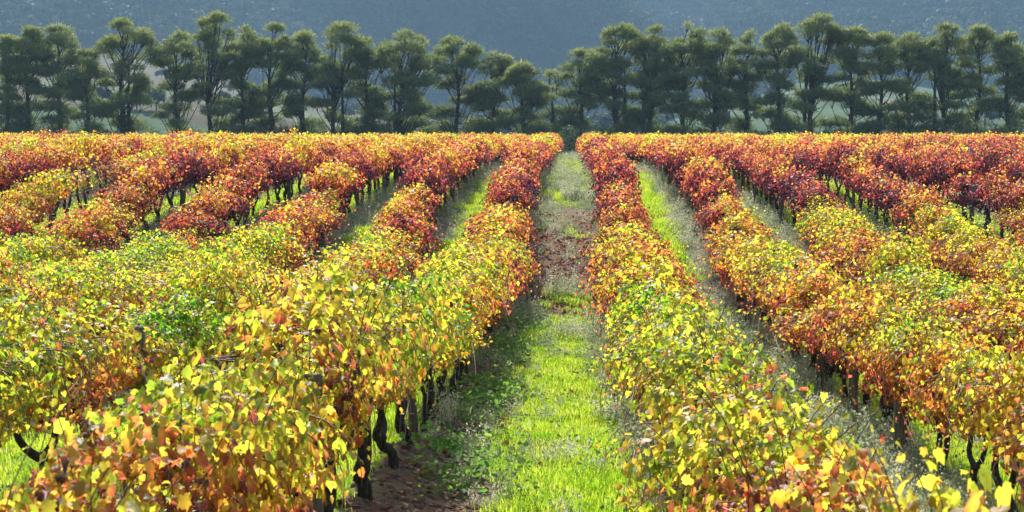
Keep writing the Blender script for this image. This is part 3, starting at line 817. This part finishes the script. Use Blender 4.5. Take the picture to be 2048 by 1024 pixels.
count = {}
nleaf_total = 0
for q, (side, k, X, Yv, gap, seen) in enumerate(single):
    c = count[(side, k)] = count.get((side, k), 0) + 1
    t0 = float(T0(X, Yv)) + float(rng.normal()) * .055
    zb = float(height(X, Yv))
    rowtxt = f'{ordinal(k)} row {side} of the grass path'
    lab = f'{colour_word(t0)} leafy grapevine, {ordinal(c)} from the front in {rowtxt}'
    if gap: lab = f'nearly bare grapevine with thin brown canes, {ordinal(c)} from front in {rowtxt}'.replace('the grass path', 'path')
    flip = rng.random() < .5
    root = empty('grapevine', (X, Yv, zb), (math.pi if flip else 0) + rng.normal() * .05)
    vig = float(vnoise(np.array([X * 3.1]), np.array([Yv]), 3.2, 55)[0])
    sz = float(rng.uniform(.84, 1.13)) * (.86 + .24 * vig) * float(np.interp(Yv, [4, 22, 34], [.94, .95, 1.02]))
    if k == 1 and side == 'left' and Yv < 14: sz *= float(np.interp(Yv, [9, 15], [1.17, 1.0]))
    if k == 1 and side == 'right': sz *= float(np.interp(Yv, [5.5, 8, 17, 24], [1.0, .88, .90, 1.0])); wd = float(rng.uniform(.85, 1.15)) * (.84 + .32 * vig) * width_at(side, k, Yv)
    root.scale = (wd, float(rng.uniform(.96, 1.12)), sz)
    tag(root, lab, 'grapevine', 'grapevines in trellised rows')
    tm, arms = TRUNKS[int(rng.integers(0, 12))]
    obj('trunk', tm, root)
    for am in arms: obj('arm', am, root)
    if gap:
        C = leaf_cloud(500 + q, 26, .10, 4)
        C['canes'] = C['canes'] + [smoothpath([[rng.normal() * .1, yy, .7], [rng.normal() * .15, yy + rng.normal() * .06, 1.05], [rng.normal() * .25, yy + rng.normal() * .12, 1.5]], 5) for yy in np.linspace(-.75, .75, 34)]
        obj('canes', cane_mesh(C), root)
        f = obj('foliage', cloud_mesh('foliage', C, L1, M_LEAF_PLAIN), root); f['kind'] = 'stuff'; f.color = (.62, 0, 0, 1)
        continue
    if Yv < 13:
        C = leaf_cloud(500 + q, 2150, .060 if Yv > 9 else .065, 12, trim=k == 1 and Yv > 7)
        n = len(C['P'])
        # the leaves nearest to the eye become objects of their own
        cz = math.cos(root.rotation_euler[2]); szn = math.sin(root.rotation_euler[2])
        wx = C['P'][:, 0] * cz - C['P'][:, 1] * szn; wy = C['P'][:, 0] * szn + C['P'][:, 1] * cz
        tocam = np.array([-X, -Yv, CAM_Z - 1.1 - zb]); tocam /= np.linalg.norm(tocam)
        score = wx * tocam[0] + wy * tocam[1] + (C['P'][:, 2] - 1.1) * tocam[2] + C['r'].random(n) * .15
        cut = 300
        one = np.zeros(n, bool); one[np.argsort(-score)[:cut]] = True
        obj('canes', cane_mesh(C), root)
        f = obj('foliage', cloud_mesh('foliage', C, L0 if Yv < 9 else L1, M_LEAF, ~one, uv=True), root); f['kind'] = 'stuff'; f.color = (t0, 0, 0, 1)
        darkv = vnoise(wx + X + 40, wy + Yv - C['P'][:, 2] * .8, .38, 35)
        nzv = vnoise(wx + X, wy + Yv + C['P'][:, 2] * 1.3, .55, 33)
        from mathutils import Matrix
        for i in np.nonzero(one)[0]:
            o = bpy.data.objects.new('leaf', LEAF_MESH[int(C['r'].integers(0, len(L0)))])
            o.parent = root
            s = C['S'][i]; x, t, nn, p = C['X'][i], C['T'][i], C['N'][i], C['P'][i]
            o.matrix_local = Matrix(((x[0] * s, t[0] * s, nn[0] * s, p[0]), (x[1] * s, t[1] * s, nn[1] * s, p[1]), (x[2] * s, t[2] * s, nn[2] * s, p[2]), (0, 0, 0, 1)))
            tt = t0 + (C['lc'][i, 0] - .5) * .36 + (nzv[i] - .5) * .80 + (.77 - C['lc'][i, 2]) * .66
            if darkv[i] > .68: tt += .42
            o.color = (float(min(1, max(0, tt))), float(C['lc'][i, 1]), 0, 1)
            link(o); nleaf_total += 1
    else:
        v = int(rng.integers(8, 11)) if side == 'left' and k == 1 and Yv < 32 else int(rng.integers(0, 8))
        if Yv < 42:
            obj('canes', MID_C[v], root); f = obj('foliage', MID_F[v], root)
        else:
            f = obj('foliage', FAR_F[v], root)
        f['kind'] = 'stuff'; f.color = (t0, 0, 0, 1)
print('vines', len(single), len(rest), 'leaves', nleaf_total)

def far_vine(i):
    C = FAR[i]; tm, arms = TRUNKS[i % 7]
    me = cloud_mesh('grapevine', C, L2, M_LEAF_FAR)
    return me
def trunk_far(i):
    r = np.random.default_rng(i)
    vf = [tube(smoothpath([[0, 0, -.1], [r.uniform(-.05, .05), 0, .3], [0, r.uniform(-.1, .1), .6]], 5), [.08, .065, .06, .06, .05], 5)]
    for sg in (-1, 1): vf.append(tube(smoothpath([[0, 0, .45], [0, sg * .25, .6], [0, sg * .55, .85]], 4), [.045, .04, .035, .03], 4))
    return mesh('grapevine_trunk', tube_mesh_parts(vf), [M_BARK])
fv = []
for i in range(8):
    a = far_vine(i); t = trunk_far(i)
    # one mesh per variant: foliage plus trunk
    Va = np.empty(len(a.vertices) * 3, np.float32); a.vertices.foreach_get('co', Va)
    Ia = np.empty(len(a.loops), np.int32); a.loops.foreach_get('vertex_index', Ia)
    la = np.empty(len(a.vertices) * 4, np.float32); a.attributes['lc'].data.foreach_get('color', la)
    Vt = np.empty(len(t.vertices) * 3, np.float32); t.vertices.foreach_get('co', Vt); Vt = Vt.reshape(-1, 3)
    tq = np.array([list(p.vertices) for p in t.polygons if len(p.vertices) == 4]); tt_ = np.array([list(p.vertices) for p in t.polygons if len(p.vertices) == 3])
    lc = np.concatenate([la.reshape(-1, 4)[:, :3], np.zeros((len(Vt), 3))])
    fv.append(proto('grapevine', mesh('grapevine', [(Va.reshape(-1, 3), Ia.reshape(-1, 3), 0), (Vt, tq, 1), (None, tt_, 1)], [M_LEAF_FAR, M_BARK], lc=lc)))
RX = np.array([v[2] for v in rest]); RY = np.array([v[3] for v in rest]); nr = len(RX)
scatter('distant_grapevines', fv, np.stack([RX, RY, height(RX, RY)], 1), np.stack([np.zeros(nr), np.zeros(nr), np.where(rng.random(nr) < .5, 0, math.pi)], 1),
        np.stack([rng.uniform(.82, 1.12, nr), np.ones(nr), rng.uniform(.84, 1.0, nr)], 1), rng.integers(0, 8, nr), t0=T0(RX, RY),
        label='mass of orange and gold grapevines filling the far vineyard below the trees', cat='grapevines')

# ------------------------------------------------------------------ posts and wires
def post_mesh(h, w=.045, round_=True, seed=0):
    r = np.random.default_rng(seed)
    V, F = tube([[0, 0, -.2], [.005, 0, h * .5], [0, .006, h - .012], [0, .006, h]], [w, w * .97, w * .95, w * .82], 10, gnarl=.05, r=r)
    return mesh('post', tube_mesh_parts([(V, F)]), [M_POST], smooth=False)
PM = [post_mesh(1.16 + .05 * i, .045 + .006 * i, seed=i) for i in range(4)]
pc = {}
def add_post(side, k, X, Yp, me, label, name='trellis_post'):
    o = obj(name, me, None, (X, Yp, float(height(X, Yp))))
    o.rotation_euler = (random.uniform(-.03, .03), random.uniform(-.04, .04), random.uniform(0, 3))
    tag(o, label, 'post', 'trellis posts along the vine rows')
    return o
for side, k, rx in ROWS:
    y, step = {('left', 1): (10.2, 6.4), ('left', 2): (14.7, 5.7), ('right', 1): (16.2, 6.6), ('right', 2): (17.6, 2.9)}.get((side, k), (12 + (k * 2.37 + (1.1 if side == 'left' else 0)) % 6, 6.8))
    c = 0
    while y < 62:
        X = row_x(side, k, rx, y) + (.03 if k == 1 else .16 if side == 'left' else -.20)
        px, py = project(X, y, float(height(X, y)) + 1.2)
        if -20 < px < 2068 and py < 1030:
            c += 1
            add_post(side, k, X, y, PM[int(rng.integers(0, 4))], f'weathered wooden trellis post, {ordinal(c)} from the front in {ordinal(k)} row {side} of path')
        y += step if y < 25 else 6.8
def wires(side, k, rx, y0, y1, hs, label):
    root = empty('trellis_wire', (rx, (y0 + y1) / 2, float(height(rx, (y0 + y1) / 2))))
    tag(root, label, 'wire', 'wires of the vine trellis')
    base = np.array(root.location)
    for h in hs:
        yy = np.arange(y0, y1 + .1, 1.2)
        P = np.stack([np.full(len(yy), rx), yy, height(np.full(len(yy), rx), yy, False) + .1 + h + .015 * np.sin(yy * 1.7 + h)], 1) - base
        obj('wire', mesh('wire', tube_mesh_parts([tube(P, np.full(len(yy), .0045 if y0 > 30 else .003), 4, cap=False)]), [M_STEEL]), root)
for side, k, rx in ROWS:
    if k <= 7:
        wires(side, k, rx + .02, 6, 62, (.72, 1.05, 1.26), f'thin steel trellis wires along the {ordinal(k)} vine row {side} of the grass path')
# steel end post with stays in the gap on the right
gx = ROWX[np.argmin(np.abs(ROWX - (1.25 + 5 * ROW_SP)))]
root = empty('steel_post', (gx, 56.4, float(height(gx, 56.4))))
tag(root, 'bare grey steel trellis post with slack wires in gap among red vines at right', 'post')
h = 1.62
Vb = []
for a, b in ((-.03, -.004), (-.004, .03)): pass
def boxv(x0, x1, y0, y1, z0, z1):
    V = np.array([[x, y, z] for z in (z0, z1) for y in (y0, y1) for x in (x0, x1)])
    F = np.array([[0, 2, 3, 1], [4, 5, 7, 6], [0, 1, 5, 4], [2, 6, 7, 3], [0, 4, 6, 2], [1, 3, 7, 5]])
    return V, F
obj('upright', mesh('upright', [(*boxv(-.05, .05, -.005, .005, -.2, h), 0), (*boxv(-.05, -.04, -.05, -.0055, -.2, h), 0)], [M_STEEL]), root)
for zz in (1.50, 1.12, .52):
    P = np.array([[.0, .01, zz], [.35, .8, zz - .06], [.75, 2.0, zz - .10], [.95, 3.4, zz - .02]])
    obj('stay_wire', mesh('stay_wire', tube_mesh_parts([tube(smoothpath(P, 9), np.full(9, .011), 5, cap=False)]), [M_STEEL]), root)
obj('cross_arm', mesh('cross_arm', tube_mesh_parts([tube([[-.18, 0.012, .92], [.05, 0.012, .86]], [.014, .014], 6)]), [M_STEEL]), root)
# bare canes left on the wires of the gap
for i, yy in enumerate((57.6, 59.0)):
    C = leaf_cloud(900 + i, 34, .10, 5)
    rt = empty('grapevine', (gx, yy, float(height(gx, yy)))); tag(rt, 'sparse thin grapevine behind the grey steel post, ' + ('nearer one' if i == 0 else 'farther one'), 'grapevine', 'grapevines in trellised rows')
    tm, arms = TRUNKS[i]
    obj('trunk', tm, rt); [obj('arm', am, rt) for am in arms]
    obj('canes', cane_mesh(C), rt)
    f = obj('foliage', cloud_mesh('foliage', C, L1, M_LEAF_PLAIN), rt); f['kind'] = 'stuff'; f.color = (.66, 0, 0, 1)

# ------------------------------------------------------------------ grass, weeds, fallen leaves
def blade_clump(seed, n, h, w, spread, mat, lean=.35, heads=False):
    r = np.random.default_rng(seed)
    parts = []
    b = np.stack([r.normal(size=n) * spread, r.normal(size=n) * spread, np.full(n, -.01)], 1)
    a = r.uniform(0, 6.28, n); hh = h * r.uniform(.5, 1.15, n); ww = w * r.uniform(.7, 1.3, n)
    d = np.stack([np.cos(a), np.sin(a), np.zeros(n)], 1); s = np.stack([-np.sin(a), np.cos(a), np.zeros(n)], 1)
    ln = lean * r.uniform(.3, 1.4, n)
    mid = b + d * (hh * ln * .35)[:, None] + np.array([0, 0, 1]) * (hh * .6)[:, None]
    tip = b + d * (hh * ln)[:, None] + np.array([0, 0, 1]) * (hh * np.clip(1 - ln * .35, .3, 1))[:, None]
    V = np.stack([b - s * ww[:, None], b + s * ww[:, None], mid + s * (ww * .8)[:, None], mid - s * (ww * .8)[:, None], tip], 1).reshape(-1, 3)
    i = np.arange(n) * 5
    parts.append((V, np.stack([i, i + 1, i + 2, i + 3], 1), 0)); parts.append((None, np.stack([i + 3, i + 2, i + 4], 1), 0))
    if heads:
        m = n * 7
        k = r.integers(0, n, m); f = r.uniform(.35, 1.02, m)
        P = b[k] + (tip - b)[k] * f[:, None] + r.normal(size=(m, 3)) * .022
        X, T, N = frames(r.normal(size=(m, 3)), r.normal(size=(m, 3)) + np.array([0, 0, .6]))
        V2, F2 = place(np.array([[0, 0, 0], [.28, .5, 0], [0, 1, 0], [-.28, .5, 0]]), np.array([[0, 1, 2, 3]]), P, X, T, N, r.uniform(.018, .045, m))
        parts.append((V2, F2, 0))
    return mesh('grass_tuft', parts, [mat])
def leafy_clump(seed, n, size, spread, hh, mat):
    r = np.random.default_rng(seed)
    P = np.stack([r.normal(size=n) * spread, r.normal(size=n) * spread, np.abs(r.normal(size=n)) * hh], 1)
    X, T, N = frames(r.normal(size=(n, 3)) * .6 + np.array([0, 0, 1]), r.normal(size=(n, 3)))
    V, F = place(np.array([[0, 0, 0], [.35, .4, .05], [.2, .9, 0], [-.2, .9, 0], [-.35, .4, .05]]), np.array([[0, 1, 2, 3, 4]]), P, X, T, N, size * r.uniform(.6, 1.3, n))
    return mesh('weed', [(V, F, 0)], [mat])

def sample(n, x0, x1, y0, y1):
    return rng.uniform(x0, x1, n), rng.uniform(y0, y1, n)
def inframe(X, Y, m=1.06):
    px, py = project(X, Y, height(X, Y, False))
    return (np.abs(px - 1024) < 1024 * m + 40) & (py < 1150)
def cover(n_list, pick, key):
    Xs, Ys = [], []
    for n_, x0, x1, y0, y1 in n_list:
        X, Y = sample(n_, x0, x1, y0, y1)
        msk = fieldmask(X, Y)[key]
        ok = (rng.random(n_) < np.clip(msk * pick, 0, 1)) & inframe(X, Y)
        Xs.append(X[ok]); Ys.append(Y[ok])
    return np.concatenate(Xs), np.concatenate(Ys)
def put(name, protos, X, Y, smin, smax, label, cat, far_gain=0.0, dz=-.01, tilt=.12):
    n_ = len(X); s = rng.uniform(smin, smax, n_) * (1 + far_gain * np.clip((Y - 30) / 60, 0, 1.2))
    s = s * (.65 + .7 * vnoise(X, Y, .8, 44))
    P = np.stack([X, Y, height(X, Y) + dz], 1)
    rot = np.stack([rng.normal(size=n_) * tilt, rng.normal(size=n_) * tilt, rng.uniform(0, 6.28, n_)], 1)
    return scatter(name, protos, P, rot, np.stack([s] * 3, 1), rng.integers(0, len(protos), n_), label=label, cat=cat)

gp = [proto('grass_tuft', blade_clump(i, 26, .13, .0042, .055, M_GRASS)) for i in range(5)]
X, Y = cover([(13000, -1.5, 1.25, 9, 38), (9000, -1.5, 1.2, 38, 110), (26000, -9.5, -1.5, 10, 70), (30000, 1.0, 9, 8, 70), (16000, -20, 20, 40, 75), (6000, 1.0, 5, 8, 30)], 1.0, 0)
put('green_grass', gp, X, Y, .65, 1.25, 'bright green sunlit grass growing along the paths between vine rows', 'grass', 1.4)
cp = [proto('weed', leafy_clump(20 + i, 40, .034, .085, .06, M_CLOVER)) for i in range(4)]
X, Y = cover([(1300, -1.5, 1.25, 9, 40), (2500, -12, 12, 14, 60)], .55, 0)
put('green_weeds', cp, X, Y, .6, 1.5, 'low broad-leaved green weeds dotted through the path grass', 'weeds')
X1, Y1 = sample(300, -1.35, -.75, 12, 37); ok = vnoise(X1, Y1, 1.1, 71) > .42
put('leafy_weeds', cp, X1[ok], Y1[ok], 1.0, 2.4, 'leafy green weeds at the foot of the vines left of the path', 'weeds')
wp = [proto('weed', blade_clump(40 + i, 16, .36, .0022, .07, M_WEED, .45, True)) for i in range(5)]
X, Y = cover([(2600, -1.5, 1.25, 13, 38), (3400, -1.55, 1.25, 38, 120), (15000, -17, 17, 20, 85), (4500, 1.0, 6, 9, 34), (1500, -5, -1.5, 10, 34)], .9, 1)
put('dry_weeds', wp, X, Y, .55, 1.25, 'grey-green dry weeds standing beside the vine rows', 'weeds', .35)
lp = []
for i in range(5):
    tv, tf = L1[i]; lp.append(proto('fallen_leaf', mesh('fallen_leaf', [(tv * np.array([1, 1, .8]), tf, 0)], [M_LITTER])))
X, Y = cover([(16000, -1.5, 1.25, 9, 52), (7000, -9, 9, 12, 50)], .55, 2)
n_ = len(X)
scatter('fallen_leaves', lp, np.stack([X, Y, height(X, Y) + .015], 1), np.stack([rng.normal(size=n_) * .5, rng.normal(size=n_) * .5, rng.uniform(0, 6.28, n_)], 1),
        np.stack([rng.uniform(.05, .11, n_)] * 3, 1), rng.integers(0, 5, n_), label='brown and red fallen vine leaves littering the path', cat='fallen leaves')
# clods of tilled earth beside the first left row
def clod(seed):
    r = np.random.default_rng(seed)
    V = np.array([[math.cos(a) * math.cos(e), math.sin(a) * math.cos(e), math.sin(e) * .6] for e in (-.5, .3, .95) for a in np.arange(7) * .897]) * (1 + (r.random((21, 1)) - .5) * .6)
    V = np.vstack([V, [[0, 0, .62]]])
    F = [[a * 7 + b, a * 7 + (b + 1) % 7, a * 7 + 7 + (b + 1) % 7, a * 7 + 7 + b] for a in range(2) for b in range(7)]
    return mesh('clod', [(V, np.array(F), 0), (None, np.array([[14 + b, 14 + (b + 1) % 7, 21] for b in range(7)]), 0)], [M_CLOD])
n = NT('dry_earth'); nz = n.noise(n.pos(), 25, 4)
M_CLOD = n.done(n.bsdf(n.ramp(nz, [(.3, (.13, .075, .05)), (.7, (.30, .19, .13))]), 1, .1, n.bump(nz, .8, .02)))
X, Y = sample(1500, -1.75, -.6, 10.5, 24); X2, Y2 = sample(300, .75, 1.3, 10, 24)
X, Y = np.concatenate([X, X2]), np.concatenate([Y, Y2]); n_ = len(X)
s = rng.uniform(.012, .05, n_) * np.where(rng.random(n_) < .08, 1.9, 1)
scatter('earth_clods', [proto('clod', clod(i)) for i in range(4)], np.stack([X, Y, height(X, Y)], 1), np.stack([rng.normal(size=n_) * .4] * 2 + [rng.uniform(0, 6, n_)], 1), np.stack([s] * 3, 1), rng.integers(0, 4, n_),
        label='crumbled brown earth at the foot of the vines beside the path', cat='earth')

# ------------------------------------------------------------------ haze
zlo, zhi = float(_tz.min()) - 4.5, 760.0
V, F = boxv(-1560, 1560, -60, 3260, zlo, zhi)
hz = NT('haze_air')
pv = hz.new('ShaderNodeVolumePrincipled')
pv.inputs['Color'].default_value = (.39, .66, .95, 1)
pv.inputs['Density'].default_value = HAZE_DENSITY
pv.inputs['Anisotropy'].default_value = 0.25
hz.t.links.new(pv.outputs[0], hz.out.inputs['Volume'])
tag(obj('haze', mesh('haze', [(V, F, 0)], [hz.m])), kind='stuff')
print('done', len(SC.objects))
